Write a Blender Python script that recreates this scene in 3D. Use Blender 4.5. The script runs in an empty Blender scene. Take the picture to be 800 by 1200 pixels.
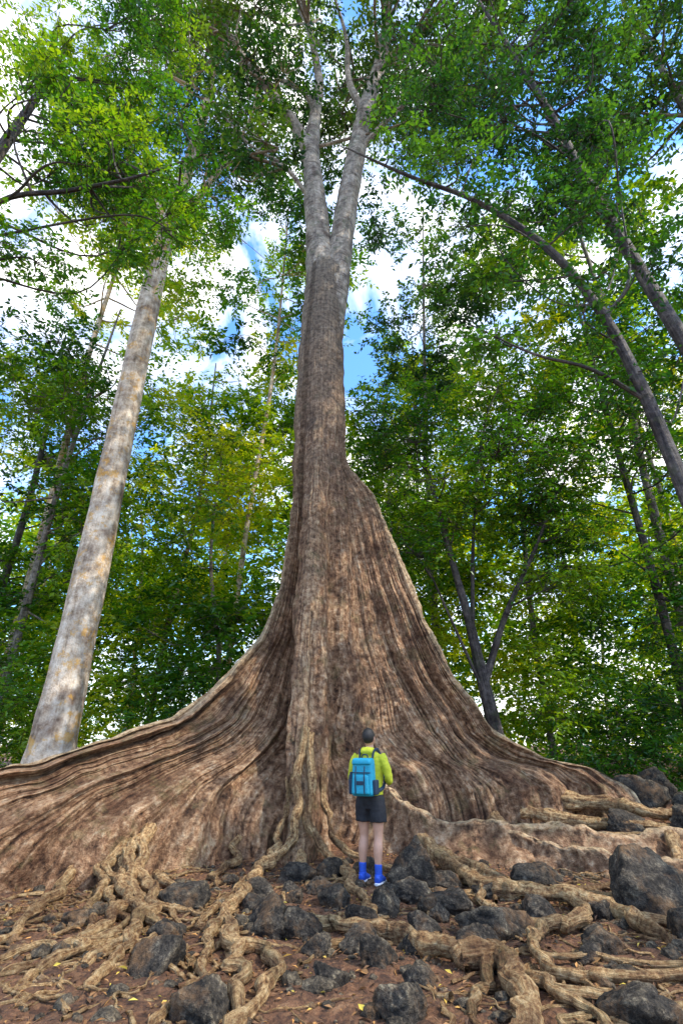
import bpy, bmesh, math, random
import numpy as np
from mathutils import Vector, noise
rng = np.random.default_rng(11)
random.seed(5)
scene = bpy.context.scene
scene.view_settings.view_transform = 'Standard'
scene.view_settings.look = 'None'
scene.view_settings.exposure = 0
UP = np.array([0, 0, 1.0])

def nz(x, y=0.0, z=0.0):
    return noise.noise(Vector((x, y, z)))

def unit(a):
    a = np.asarray(a, float)
    return a / np.maximum(np.linalg.norm(a, axis=-1, keepdims=True), 1e-9)

def sstep(x, a, b):
    t = min(1, max(0, (x - a) / (b - a)))
    return t * t * (3 - 2 * t)

# ---------------------------------------------------------------- mesh helpers
def link(o, parent=None):
    scene.collection.objects.link(o)
    if parent is not None:
        o.parent = parent
    return o

def empty(name, loc=(0, 0, 0)):
    e = bpy.data.objects.new(name, None)
    e.empty_display_size = 0.2
    e.location = loc
    return link(e)

def make_mesh(name, V, F, mats, midx=None, uv=None, smooth=True, parent=None, tint=None, vattr=None):
    V = np.asarray(V, np.float32); F = np.asarray(F, np.int32)
    me = bpy.data.meshes.new(name)
    k = F.shape[1]
    me.vertices.add(len(V)); me.vertices.foreach_set('co', V.ravel())
    me.loops.add(F.size); me.loops.foreach_set('vertex_index', F.ravel())
    me.polygons.add(len(F))
    me.polygons.foreach_set('loop_start', np.arange(len(F), dtype=np.int32) * k)
    for m in mats:
        me.materials.append(m)
    if midx is not None:
        me.polygons.foreach_set('material_index', np.asarray(midx, np.int32))
    me.update(calc_edges=True)
    if uv is not None:
        l = me.uv_layers.new(name='UVMap')
        l.data.foreach_set('uv', np.asarray(uv, np.float32)[F.ravel()].ravel())
    if tint is not None:
        at = me.attributes.new('tint', 'FLOAT', 'FACE'); at.data.foreach_set('value', np.asarray(tint, np.float32))
    if vattr is not None:
        at = me.attributes.new('worn', 'FLOAT', 'POINT'); at.data.foreach_set('value', np.asarray(vattr, np.float32))
    me.polygons.foreach_set('use_smooth', np.full(len(F), smooth, dtype=bool))
    me.validate()
    return link(bpy.data.objects.new(name, me), parent)

def catmull(P, sub):
    P = np.asarray(P, float)
    if len(P) == 2:
        t = np.linspace(0, 1, sub + 1)[:, None]
        return P[0] * (1 - t) + P[1] * t
    Q = np.vstack([2 * P[0] - P[1], P, 2 * P[-1] - P[-2]])
    out = []
    for i in range(len(P) - 1):
        p0, p1, p2, p3 = Q[i], Q[i + 1], Q[i + 2], Q[i + 3]
        for t in np.arange(sub) / sub:
            out.append(0.5 * ((2 * p1) + (-p0 + p2) * t + (2 * p0 - 5 * p1 + 4 * p2 - p3) * t * t + (-p0 + 3 * p1 - 3 * p2 + p3) * t ** 3))
    out.append(P[-1])
    return np.array(out)

class Geo:
    """collects tubes into one quad mesh"""
    def __init__(s): s.V = []; s.F = []; s.U = []; s.n = 0
    def add(s, V, F, U):
        s.V.append(V); s.F.append(F + s.n); s.U.append(U); s.n += len(V)
    def tube(s, pts, radii, sides=8, sub=5, amp=0.0, freq=3.0, squash=1.0, ribs=0.0):
        P = catmull(np.column_stack([np.asarray(pts, float), np.asarray(radii, float)]), sub)
        C, R = P[:, :3], np.maximum(P[:, 3], 0.001)
        T = unit(np.gradient(C, axis=0))
        ref = np.array([0, 0, 1.0]) if abs(T[0][2]) < .9 else np.array([1.0, 0, 0])
        a = unit(np.cross(T[0], ref)); A = []
        for t in T:
            a = unit(a - np.dot(a, t) * t); A.append(a)
        A = np.array(A); B = np.cross(T, A)
        L = np.concatenate([[0], np.cumsum(np.linalg.norm(np.diff(C, axis=0), axis=1))])
        th = np.linspace(0, 2 * np.pi, sides + 1)
        V = C[:, None, :] + R[:, None, None] * (np.cos(th)[None, :, None] * A[:, None, :] + squash * np.sin(th)[None, :, None] * B[:, None, :])
        if amp > 0:
            N = unit(V - C[:, None, :])
            D = np.zeros(V.shape[:2])
            sd = C[0, 0] * 7 + C[0, 1] * 3
            for i in range(V.shape[0]):
                for j in range(sides):
                    p = V[i, j]
                    D[i, j] = nz(p[0] * freq, p[1] * freq, p[2] * freq) + .5 * nz(p[0] * freq * 3, p[1] * freq * 3, p[2] * freq * 3)
                    if ribs:
                        D[i, j] += ribs * nz(math.cos(th[j]) * 2.2 + sd, math.sin(th[j]) * 2.2, L[i] * .9)
            D[:, -1] = D[:, 0]
            V = V + N * (D * R[:, None] * amp)[:, :, None]
        n, m = V.shape[:2]
        idx = np.arange(n * m).reshape(n, m)
        F = np.stack([idx[:-1, :-1], idx[:-1, 1:], idx[1:, 1:], idx[1:, :-1]], -1).reshape(-1, 4)
        U = np.stack(np.broadcast_arrays(th[None, :] / (2 * np.pi), L[:, None]), -1).reshape(-1, 2)
        s.add(V.reshape(-1, 3), F, U)
    def build(s, name, mats, parent=None):
        return make_mesh(name, np.vstack(s.V), np.vstack(s.F), mats, uv=np.vstack(s.U), parent=parent)

# ---------------------------------------------------------------- materials
def newmat(name):
    m = bpy.data.materials.new(name); m.use_nodes = True
    nt = m.node_tree; nt.nodes.clear()
    out = nt.nodes.new('ShaderNodeOutputMaterial')
    return m, nt, out

def nd(nt, typ, **kw):
    n = nt.nodes.new(typ)
    for k, v in kw.items(): setattr(n, k, v)
    return n

def ramp(nt, src, stops, interp='LINEAR'):
    r = nt.nodes.new('ShaderNodeValToRGB'); r.color_ramp.interpolation = interp
    el = r.color_ramp.elements
    while len(el) < len(stops): el.new(0.5)
    for e, (p, c) in zip(el, stops):
        e.position = p; e.color = (*c, 1) if len(c) == 3 else c
    nt.links.new(src, r.inputs[0])
    return r

def mathn(nt, op, a, b=None):
    n = nt.nodes.new('ShaderNodeMath'); n.operation = op
    for i, v in enumerate((a, b)):
        if v is None: continue
        if isinstance(v, (int, float)): n.inputs[i].default_value = v
        else: nt.links.new(v, n.inputs[i])
    return n.outputs[0]

def mixc(nt, fac, a, b, blend='MIX'):
    n = nt.nodes.new('ShaderNodeMix'); n.data_type = 'RGBA'; n.blend_type = blend
    if isinstance(fac, (int, float)): n.inputs[0].default_value = fac
    else: nt.links.new(fac, n.inputs[0])
    for i, v in ((6, a), (7, b)):
        if isinstance(v, tuple): n.inputs[i].default_value = (*v, 1)
        else: nt.links.new(v, n.inputs[i])
    return n.outputs[2]

def noise_tex(nt, vec, scale, detail=6, rough=.6, dist=0.0):
    n = nt.nodes.new('ShaderNodeTexNoise')
    n.inputs['Scale'].default_value = scale; n.inputs['Detail'].default_value = detail
    n.inputs['Roughness'].default_value = rough; n.inputs['Distortion'].default_value = dist
    if vec is not None: nt.links.new(vec, n.inputs['Vector'])
    return n.outputs[0]

def bark_mat(name, dark, mid, light, patch, moss=(0.05, 0.07, 0.02), kind='tube', streak=3.0, along=1.2, upper=None, rings=0.35, bump=0.6, mossamt=.3, crev=.5, fscale=11, worn=None):
    m, nt, out = newmat(name)
    tc = nd(nt, 'ShaderNodeTexCoord'); geo = nd(nt, 'ShaderNodeNewGeometry')
    pos = geo.outputs['Position']
    sep = nd(nt, 'ShaderNodeSeparateXYZ'); nt.links.new(tc.outputs['UV'], sep.inputs[0])
    comb = nd(nt, 'ShaderNodeCombineXYZ')
    blot = noise_tex(nt, pos, 1.6, 4, .65)
    if kind == 'tube':
        ang = mathn(nt, 'MULTIPLY', sep.outputs[0], 2 * math.pi)
        nt.links.new(mathn(nt, 'MULTIPLY', mathn(nt, 'COSINE', ang), streak), comb.inputs[0])
        nt.links.new(mathn(nt, 'MULTIPLY', mathn(nt, 'SINE', ang), streak), comb.inputs[1])
        nt.links.new(mathn(nt, 'MULTIPLY', sep.outputs[1], along), comb.inputs[2])
    else:
        wob = mathn(nt, 'MULTIPLY', blot, 3.0)
        nt.links.new(mathn(nt, 'ADD', mathn(nt, 'MULTIPLY', sep.outputs[0], streak), wob), comb.inputs[0])
        nt.links.new(mathn(nt, 'MULTIPLY', sep.outputs[1], along), comb.inputs[1])
    st = noise_tex(nt, comb.outputs[0], 1.0, 5, .7, .4)
    fine = noise_tex(nt, pos, fscale, 6, .72)
    psep = nd(nt, 'ShaderNodeSeparateXYZ'); nt.links.new(pos, psep.inputs[0])
    rv = nd(nt, 'ShaderNodeCombineXYZ')
    nt.links.new(mathn(nt, 'MULTIPLY', psep.outputs[0], 1.2), rv.inputs[0])
    nt.links.new(mathn(nt, 'MULTIPLY', psep.outputs[1], 1.2), rv.inputs[1])
    nt.links.new(mathn(nt, 'MULTIPLY', psep.outputs[2], 8.0), rv.inputs[2])
    ring = noise_tex(nt, rv.outputs[0], 1.0, 4, .65)
    s = mathn(nt, 'ADD', mathn(nt, 'MULTIPLY', st, .42), mathn(nt, 'MULTIPLY', fine, .58))
    base = ramp(nt, s, [(.37, dark), (.46, mid), (.55, light), (.65, patch)]).outputs[0]
    ringd = ramp(nt, ring, [(.36, (.4, .36, .34)), (.47, (1, 1, 1))]).outputs[0]
    base = mixc(nt, rings, base, mixc(nt, 1.0, base, ringd, 'MULTIPLY'))
    bl = ramp(nt, blot, [(.34, (.45, .38, .35)), (.5, (1, 1, 1)), (.66, (1.35, 1.34, 1.32))]).outputs[0]
    base = mixc(nt, 1.0, base, bl, 'MULTIPLY')
    mf = mathn(nt, 'MULTIPLY', ramp(nt, noise_tex(nt, pos, 2.7, 5, .75), [(.54, (0, 0, 0)), (.62, (1, 1, 1))]).outputs[0], mossamt)
    base = mixc(nt, mf, base, moss)
    if upper is not None:
        zf = nd(nt, 'ShaderNodeMapRange'); zf.inputs[1].default_value = 6.0; zf.inputs[2].default_value = 15.5
        nt.links.new(psep.outputs[2], zf.inputs[0])
        up = mixc(nt, 1.0, ramp(nt, s, [(.38, (.3, .3, .3)), (.52, (1, 1, 1)), (.64, (1.6, 1.6, 1.6))]).outputs[0], upper, 'MULTIPLY')
        up = mixc(nt, .8, up, mixc(nt, 1.0, up, ringd, 'MULTIPLY'))
        base = mixc(nt, zf.outputs[0], base, up)
    if worn is not None:
        at = nd(nt, 'ShaderNodeAttribute'); at.attribute_name = 'worn'
        wf = mathn(nt, 'MULTIPLY', at.outputs['Fac'], ramp(nt, fine, [(.40, (.2, .2, .2)), (.55, (1, 1, 1))]).outputs[0])
        base = mixc(nt, wf, base, worn)
    cr = ramp(nt, geo.outputs['Pointiness'], [(.44, (.26, .2, .18)), (.5, (1, 1, 1)), (.56, (1.4, 1.34, 1.25))]).outputs[0]  # crevice staining plus occlusion-like shade painted into the colour; ridges lightened
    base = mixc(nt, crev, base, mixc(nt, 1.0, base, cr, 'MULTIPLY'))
    p = nd(nt, 'ShaderNodeBsdfPrincipled'); p.inputs['Roughness'].default_value = .65
    p.inputs['Specular IOR Level'].default_value = .35
    nt.links.new(base, p.inputs['Base Color'])
    h = mathn(nt, 'ADD', mathn(nt, 'MULTIPLY', st, .8), mathn(nt, 'MULTIPLY', fine, .8))
    if rings > .25: h = mathn(nt, 'ADD', h, mathn(nt, 'MULTIPLY', ring, rings * .7))
    b = nd(nt, 'ShaderNodeBump'); b.inputs['Strength'].default_value = bump; b.inputs['Distance'].default_value = .14
    nt.links.new(h, b.inputs['Height']); nt.links.new(b.outputs[0], p.inputs['Normal'])
    nt.links.new(p.outputs[0], out.inputs[0])
    return m

def leaf_mat(name, dark, mid, light, trans=.5, tboost=1.6):
    m, nt, out = newmat(name)
    at = nd(nt, 'ShaderNodeAttribute'); at.attribute_name = 'tint'
    col = ramp(nt, at.outputs['Fac'], [(.12, dark), (.5, mid), (.9, light)]).outputs[0]
    p = nd(nt, 'ShaderNodeBsdfDiffuse'); nt.links.new(col, p.inputs[0])
    t = nd(nt, 'ShaderNodeBsdfTranslucent')
    tcol = mixc(nt, 1.0, col, (tboost * 1.25, tboost, tboost * .25), 'MULTIPLY')
    nt.links.new(tcol, t.inputs[0])
    mx = nd(nt, 'ShaderNodeMixShader'); mx.inputs[0].default_value = trans
    nt.links.new(p.outputs[0], mx.inputs[1]); nt.links.new(t.outputs[0], mx.inputs[2])
    gl = nd(nt, 'ShaderNodeBsdfGlossy'); gl.inputs['Roughness'].default_value = .35; gl.inputs[0].default_value = (.9, .95, 1, 1)
    m2 = nd(nt, 'ShaderNodeMixShader'); m2.inputs[0].default_value = .03
    nt.links.new(mx.outputs[0], m2.inputs[1]); nt.links.new(gl.outputs[0], m2.inputs[2])
    nt.links.new(m2.outputs[0], out.inputs[0])
    return m

def plain_mat(name, col, rough=.7, var=.25, scale=30, bump=.2, metal=0):
    m, nt, out = newmat(name)
    tc = nd(nt, 'ShaderNodeTexCoord')
    n = noise_tex(nt, tc.outputs['Object'], scale, 4, .6)
    lo = tuple(c * (1 - var) for c in col); hi = tuple(min(1, c * (1 + var)) for c in col)
    c = ramp(nt, n, [(.3, lo), (.7, hi)]).outputs[0]
    p = nd(nt, 'ShaderNodeBsdfPrincipled'); p.inputs['Roughness'].default_value = rough; p.inputs['Metallic'].default_value = metal
    nt.links.new(c, p.inputs['Base Color'])
    b = nd(nt, 'ShaderNodeBump'); b.inputs['Strength'].default_value = bump; b.inputs['Distance'].default_value = .01
    nt.links.new(n, b.inputs['Height']); nt.links.new(b.outputs[0], p.inputs['Normal'])
    nt.links.new(p.outputs[0], out.inputs[0])
    return m

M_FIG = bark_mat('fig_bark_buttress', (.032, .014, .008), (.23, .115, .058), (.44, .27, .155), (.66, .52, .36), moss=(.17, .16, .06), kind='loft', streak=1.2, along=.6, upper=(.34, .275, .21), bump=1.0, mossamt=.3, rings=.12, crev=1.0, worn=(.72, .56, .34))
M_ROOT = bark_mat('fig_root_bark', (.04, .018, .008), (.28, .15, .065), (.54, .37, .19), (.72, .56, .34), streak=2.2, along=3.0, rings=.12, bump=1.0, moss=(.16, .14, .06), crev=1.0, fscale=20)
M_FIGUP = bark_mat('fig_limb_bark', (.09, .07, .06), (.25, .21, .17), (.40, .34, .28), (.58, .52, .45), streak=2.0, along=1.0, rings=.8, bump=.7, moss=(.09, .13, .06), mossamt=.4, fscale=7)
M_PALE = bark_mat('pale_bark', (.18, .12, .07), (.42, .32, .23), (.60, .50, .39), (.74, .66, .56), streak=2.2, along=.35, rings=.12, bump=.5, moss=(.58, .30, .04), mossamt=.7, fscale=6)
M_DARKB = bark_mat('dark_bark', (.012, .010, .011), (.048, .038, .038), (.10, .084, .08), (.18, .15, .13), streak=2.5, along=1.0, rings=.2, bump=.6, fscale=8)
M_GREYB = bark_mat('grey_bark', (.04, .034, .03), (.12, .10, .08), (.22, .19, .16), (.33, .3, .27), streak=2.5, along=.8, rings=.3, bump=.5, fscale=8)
M_LF_FIG = leaf_mat('leaf_fig', (.008, .035, .014), (.028, .10, .022), (.11, .21, .025), .5)
M_LF_MID = leaf_mat('leaf_mid', (.009, .055, .006), (.055, .19, .010), (.22, .37, .014), .52)
M_LF_LIT = leaf_mat('leaf_bright', (.030, .12, .006), (.16, .32, .010), (.44, .50, .018), .56)
M_LF_DRK = leaf_mat('leaf_deep', (.006, .032, .012), (.022, .10, .022), (.08, .22, .026), .45)

def ground_mat():
    m, nt, out = newmat('forest_soil')
    geo = nd(nt, 'ShaderNodeNewGeometry'); pos = geo.outputs['Position']
    a = noise_tex(nt, pos, 1.1, 4, .65); b = noise_tex(nt, pos, 10, 7, .75)
    s = mathn(nt, 'ADD', mathn(nt, 'MULTIPLY', a, .4), mathn(nt, 'MULTIPLY', b, .6))
    col = ramp(nt, s, [(.36, (.014, .007, .004)), (.46, (.09, .038, .019)), (.55, (.22, .10, .047)), (.66, (.44, .25, .13))]).outputs[0]
    v = nd(nt, 'ShaderNodeTexVoronoi'); v.inputs['Scale'].default_value = 30; nt.links.new(pos, v.inputs['Vector'])
    bits = ramp(nt, v.outputs['Color'], [(.55, (0, 0, 0)), (.9, (1, 1, 1))]).outputs[0]
    col = mixc(nt, mathn(nt, 'MULTIPLY', bits, .4), col, (.32, .17, .08))
    p = nd(nt, 'ShaderNodeBsdfPrincipled'); p.inputs['Roughness'].default_value = .9
    nt.links.new(col, p.inputs['Base Color'])
    h = mathn(nt, 'ADD', b, mathn(nt, 'MULTIPLY', v.outputs['Distance'], -.35))
    bp = nd(nt, 'ShaderNodeBump'); bp.inputs['Strength'].default_value = 1.0; bp.inputs['Distance'].default_value = .07
    nt.links.new(h, bp.inputs['Height']); nt.links.new(bp.outputs[0], p.inputs['Normal'])
    nt.links.new(p.outputs[0], out.inputs[0])
    return m
M_SOIL = ground_mat()

def rock_mat():
    m, nt, out = newmat('basalt_rock')
    geo = nd(nt, 'ShaderNodeNewGeometry'); pos = geo.outputs['Position']
    a = noise_tex(nt, pos, 6, 6, .75); b = noise_tex(nt, pos, 34, 4, .8); d = noise_tex(nt, pos, 3.2, 5, .7)
    s = mathn(nt, 'ADD', mathn(nt, 'MULTIPLY', a, .55), mathn(nt, 'MULTIPLY', b, .45))
    col = ramp(nt, s, [(.38, (.006, .005, .005)), (.48, (.030, .025, .021)), (.57, (.09, .074, .058)), (.67, (.30, .26, .19))]).outputs[0]
    col = mixc(nt, ramp(nt, d, [(.52, (0, 0, 0)), (.66, (.65, .65, .65))]).outputs[0], col, (.18, .10, .05))
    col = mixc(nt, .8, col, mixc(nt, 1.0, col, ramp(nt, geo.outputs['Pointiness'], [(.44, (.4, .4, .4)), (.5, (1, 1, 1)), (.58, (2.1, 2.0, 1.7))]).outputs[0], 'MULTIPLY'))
    p = nd(nt, 'ShaderNodeBsdfPrincipled'); p.inputs['Roughness'].default_value = .85; p.inputs['Specular IOR Level'].default_value = .25
    nt.links.new(col, p.inputs['Base Color'])
    bp = nd(nt, 'ShaderNodeBump'); bp.inputs['Strength'].default_value = 1.0; bp.inputs['Distance'].default_value = .07
    nt.links.new(s, bp.inputs['Height']); nt.links.new(bp.outputs[0], p.inputs['Normal'])
    nt.links.new(p.outputs[0], out.inputs[0])
    return m
M_ROCK = rock_mat()

# ---------------------------------------------------------------- ground
def gh(x, y):
    h = .28 * sstep(y, 8.6, 13) + .28 * sstep(x, 2.2, 5) * sstep(y, 7.3, 10) + .008 * max(0, y - 13)
    near = 1 if abs(x) < 14 and -4 < y < 20 else .5
    h += near * (.05 * nz(x * .6, y * .6, 3) + .03 * nz(x * 1.7, y * 1.7, 9))
    return h

def gh_fine(x, y):
    h = gh(x, y)
    if abs(x) < 9 and 0 < y < 14:
        h += .03 * nz(x * 5, y * 5, 1) + .025 * nz(x * 11, y * 11, 5)
    return h

xs = np.concatenate([-np.geomspace(220, 7.5, 28), np.arange(-7, 7.01, .05), np.geomspace(7.5, 220, 28)])
ys = np.concatenate([-np.geomspace(220, 1.5, 24), np.arange(0, 2.9, .15), np.arange(3, 11, .05), np.geomspace(11.2, 260, 44)])
GV = np.array([[x, y, gh_fine(x, y)] for y in ys for x in xs])
idx = np.arange(len(GV)).reshape(len(ys), len(xs))
GF = np.stack([idx[:-1, :-1], idx[:-1, 1:], idx[1:, 1:], idx[1:, :-1]], -1).reshape(-1, 4)
make_mesh('ground', GV, GF, [M_SOIL])

# ---------------------------------------------------------------- buttress tree
fig = empty('buttress_root_fig_tree')
CX, CY = -.55, 11.5
ZT = 16.2
Z0 = np.linspace(-.4, ZT, 1600)
def tab(zs, vs, k_=25):
    v = np.interp(Z0, zs, vs)
    k = np.exp(-np.linspace(-2, 2, k_) ** 2); k /= k.sum()
    return np.convolve(np.pad(v, k_ // 2, mode='edge'), k, 'valid')
Lleft = tab([-.4, 0, .5, .9, 1.26, 1.575, 1.97, 2.58, 3.46, 4.65, 6.12, 8, 9, 16.2], [9.6, 9.2, 8.5, 7.3, 5.65, 4.39, 3.32, 2.5, 1.64, 1.12, .92, .76, .5, .3])
Lright = tab([-.4, 0, .5, .87, 1.15, 1.32, 1.75, 2.73, 3.98, 5.6, 7.2, 8.0, 8.6, 16.2], [6.2, 6.1, 6.0, 5.85, 5.4, 4.6, 3.82, 3.05, 2.45, 1.96, 1.45, .85, .5, .3], 13)
Lrib = tab([-.4, 0, .5, 1, 2, 3, 4, 6, 8, 9.5, 16.2], [3.3, 3.0, 2.7, 2.45, 2.1, 1.82, 1.6, 1.27, .98, .7, .3])
Lfl = tab([-.4, 0, 1, 2, 3, 4.5, 6, 8, 16.2], [3.2, 2.7, 1.6, 1.15, .9, .75, .6, .5, .3])
Lfr = tab([-.4, 0, 1, 2, 4, 6, 7.5, 9, 16.2], [2.3, 2.05, 1.65, 1.42, 1.12, .95, .78, .5, .3])
Lb1 = tab([-.4, 0, .7, 1.3, 2.2, 4, 6, 8, 16.2], [6, 5.4, 4.4, 3.2, 2.1, 1.3, .9, .6, .3])
Lb2 = tab([-.4, 0, .7, 1.3, 2.2, 4, 6, 8, 16.2], [5.5, 5, 4.0, 2.8, 1.9, 1.2, .9, .6, .3])
RT = tab([-.4, 0, 2, 4, 6, 8, 9.5, 12.5, 15.3, 16.2], [.9, .85, .72, .66, .63, .66, .70, .63, .58, .12])
R_ = math.radians
fins = [(R_(60), Lb1, .9, .12, .05), (R_(143), Lb2, .9, .12, .05), (R_(226.1), Lleft, 1.15, .125, .10), (R_(243), Lfl, .5, .25, .15),
        (R_(268), Lrib, .12, .08, .27), (R_(314), Lfr, .7, .4, .36), (R_(350.5), Lright, 1.15, .18, .09)]
crest = [.3, .3, 1.0, .1, .25, .0, 1.0]
segn = [60, 80, 230, 120, 170, 240, 90]
NF = len(fins)
dens = 1 + .9 * np.abs(np.gradient(Lleft, Z0)) + .9 * np.abs(np.gradient(Lright, Z0))
dens = np.where(Z0 > 9, .8, dens)
cum = np.concatenate([[0], np.cumsum((dens[1:] + dens[:-1]) / 2 * np.diff(Z0))])
levels = np.interp(np.linspace(0, cum[-1], 300), cum, Z0)
angs = [f[0] for f in fins] + [fins[0][0] + 2 * math.pi]
rows = []; worn = []
thd = np.concatenate([np.linspace(angs[i], angs[i + 1], 1000, endpoint=False) for i in range(NF)] + [[angs[NF]]])
for z in levels:
    rt = np.interp(z, Z0, RT)
    ring = []; wr = []
    acc = rt ** 16 * np.ones_like(thd)
    Ls = []
    for (ang, Lt, wm, a, tw) in fins:
        L = np.interp(z, Z0, Lt); Ls.append(L)
        s = L - L * np.linspace(0, 1, 240) ** 1.6
        d = L - s
        fz = .45 + .55 * math.exp(-max(0, z) / 2.2)
        wmz = wm * fz + .25 * min(1, wm / .6)
        xw = a * d ** 1.35
        w = tw * np.minimum(1, np.sqrt(d / tw)) + xw / (1 + (xw / wmz) ** 3) ** (1 / 3)
        ph = np.arctan2(w, s); rr = np.hypot(s, w)
        dphi = np.abs((thd - ang + np.pi) % (2 * np.pi) - np.pi)
        r = np.interp(dphi, ph, rr, right=rr[-1])
        r = r * np.clip(1.25 - np.maximum(0, dphi - 1.0) * .9, .1, 1)
        acc += r ** 16
    R = acc ** (1 / 16)
    X = R * np.cos(thd); Y = R * np.sin(thd)
    for i in range(NF):
        sl = slice(i * 1000, (i + 1) * 1000 + 1)
        x, y = X[sl], Y[sl]
        cl = np.concatenate([[0], np.cumsum(np.hypot(np.diff(x), np.diff(y)))])
        t = np.linspace(0, 1, segn[i], endpoint=False)
        ring.append(np.column_stack([np.interp(t * cl[-1], cl, x), np.interp(t * cl[-1], cl, y)]))
        L0, L1 = Ls[i], Ls[(i + 1) % NF]
        e0 = crest[i] * np.exp(-(t * cl[-1] / .15) ** 2) * min(1, max(0, (L0 - rt) / .8))
        e1 = crest[(i + 1) % NF] * np.exp(-((1 - t) * cl[-1] / .15) ** 2) * min(1, max(0, (L1 - rt) / .8))
        wr.append(np.maximum(e0, e1))
    ring = np.vstack(ring); ring = np.vstack([ring, ring[:1]])
    wr = np.concatenate(wr + [[0]]); rows.append(ring); worn.append(wr)
RW = np.array(rows); n_u = RW.shape[1]; worn = np.array(worn); worn[:, -1] = worn[:, 0]
kseg = [10, 12, 26, 10, 12, 24, 12]
ucoord = []
acc_u = 0
for i in range(NF):
    ucoord.append(acc_u + np.linspace(0, 1, segn[i], endpoint=False) * kseg[i]); acc_u += kseg[i]
ucoord = np.concatenate(ucoord + [[acc_u]])
Tn = np.gradient(RW, axis=1); Nn = unit(np.stack([Tn[:, :, 1], -Tn[:, :, 0]], -1))
V = np.zeros((len(levels), n_u, 3))
cxz = np.interp(levels, [0, 8, 12, 16.2], [CX, CX - .03, CX - .05, CX + .05])
for i, z in enumerate(levels):
    for j in range(n_u):
        x, y = RW[i, j]; r = math.hypot(x, y)
        wob = 1.6 * nz(x * .8, y * .8, z * .8)
        uc = ucoord[j % (n_u - 1)] + wob
        g = min(1.0, max(0.16, (r - .6) / 2.0)) * (1 if z < 9 else .5)
        fl = nz(uc * .38, z * .35, 7) * .26 + nz(uc * .9, z * .6, 2) * .11 + (abs(nz(uc * 1.7, z * .9, 4)) - .25) * .07
        g *= 1 - .6 * worn[i, j]
        d = fl * g + .05 * nz(x * 1.3, y * 1.3, z * 1.5) * min(1, r) + .032 * nz(x * 4, y * 4, z * 4) + .02 * nz(x * 10, y * 10, z * 10)
        wq = min(1, max(0, (r - 1.2) / 3))
        wx = .28 * nz(x * .35, y * .35, 20) * wq; wy = .45 * nz(x * .35 + 9, y * .35, 30) * wq
        zz = z + (.08 * nz(x * 1.2, y * 1.2, 40) + .04 * nz(x * 3.5, y * 3.5, 41)) * wq * min(1, max(0, z))
        V[i, j] = (x + Nn[i, j, 0] * d + wx + cxz[i], y + Nn[i, j, 1] * d + wy + CY, zz)
V[:, -1] = V[:, 0]
idx = np.arange(V.shape[0] * n_u).reshape(V.shape[0], n_u)
F = np.stack([idx[:-1, :-1], idx[:-1, 1:], idx[1:, 1:], idx[1:, :-1]], -1).reshape(-1, 4)
lv = np.concatenate([[0], np.cumsum(np.linalg.norm(np.diff(V[:, 260], axis=0), axis=1))])
UVc = np.stack(np.broadcast_arrays(ucoord[None, :], lv[:, None]), -1).reshape(-1, 2)
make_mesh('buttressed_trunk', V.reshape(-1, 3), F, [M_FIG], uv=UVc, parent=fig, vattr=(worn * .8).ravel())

g = Geo()
g.tube([(CX + .0, CY, 13.6), (-.66, 11.5, 15.4), (-.85, 11.5, 18.0), (-1.05, 11.5, 20.5), (-1.15, 11.5, 21.8), (-1.05, 11.6, 24.5), (-.95, 11.6, 27), (-1.5, 11.4, 31), (-2.2, 11.2, 35)],
       [.52, .48, .40, .35, .33, .22, .17, .12, .05], 18, 6, .12)
g.tube([(CX + .15, CY, 12.8), (-.16, 11.5, 15.2), (.20, 11.5, 18.8), (.6, 11.5, 22), (.95, 11.5, 24.5), (1.6, 11.4, 27.5), (2.0, 11.2, 30.5), (2.1, 11, 34), (2.0, 11, 37)],
       [.46, .42, .37, .34, .32, .28, .25, .2, .08], 18, 6, .12)
g.tube([(-1.15, 11.5, 21.5), (-1.7, 11.3, 22.9), (-2.6, 11, 24.4), (-4.1, 10.7, 27), (-5.2, 10.5, 29.5), (-6.6, 10.2, 32)], [.26, .22, .18, .14, .1, .05], 12, 6, .12)
g.tube([(-1.0, 11.6, 24.5), (-1.6, 11.8, 26.5), (-3.0, 12.3, 29), (-3.8, 12.5, 33)], [.14, .12, .09, .04], 10, 5, .1)
g.tube([(.9, 11.5, 24.3), (0.3, 11.4, 26.5), (.2, 11.2, 29.5), (-.4, 11, 33)], [.16, .13, .09, .04], 10, 5, .1)
g.tube([(.5, 11.5, 21.5), (1.6, 11.2, 23), (3.0, 11, 24.6), (4.6, 10.8, 25.6)], [.12, .1, .07, .03], 8, 5, .1)
g.tube([(1.7, 11.4, 28), (3.0, 11.6, 30), (4.5, 12, 32.5)], [.14, .1, .04], 8, 5, .1)
g.tube([(-.9, 11.5, 18.6), (-2.0, 11.1, 20.2), (-3.2, 10.8, 20.9), (-4.3, 10.6, 22.4)], [.09, .07, .045, .02], 8, 5, .1)
g.build('upper_limbs', [M_FIGUP], fig)

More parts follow.
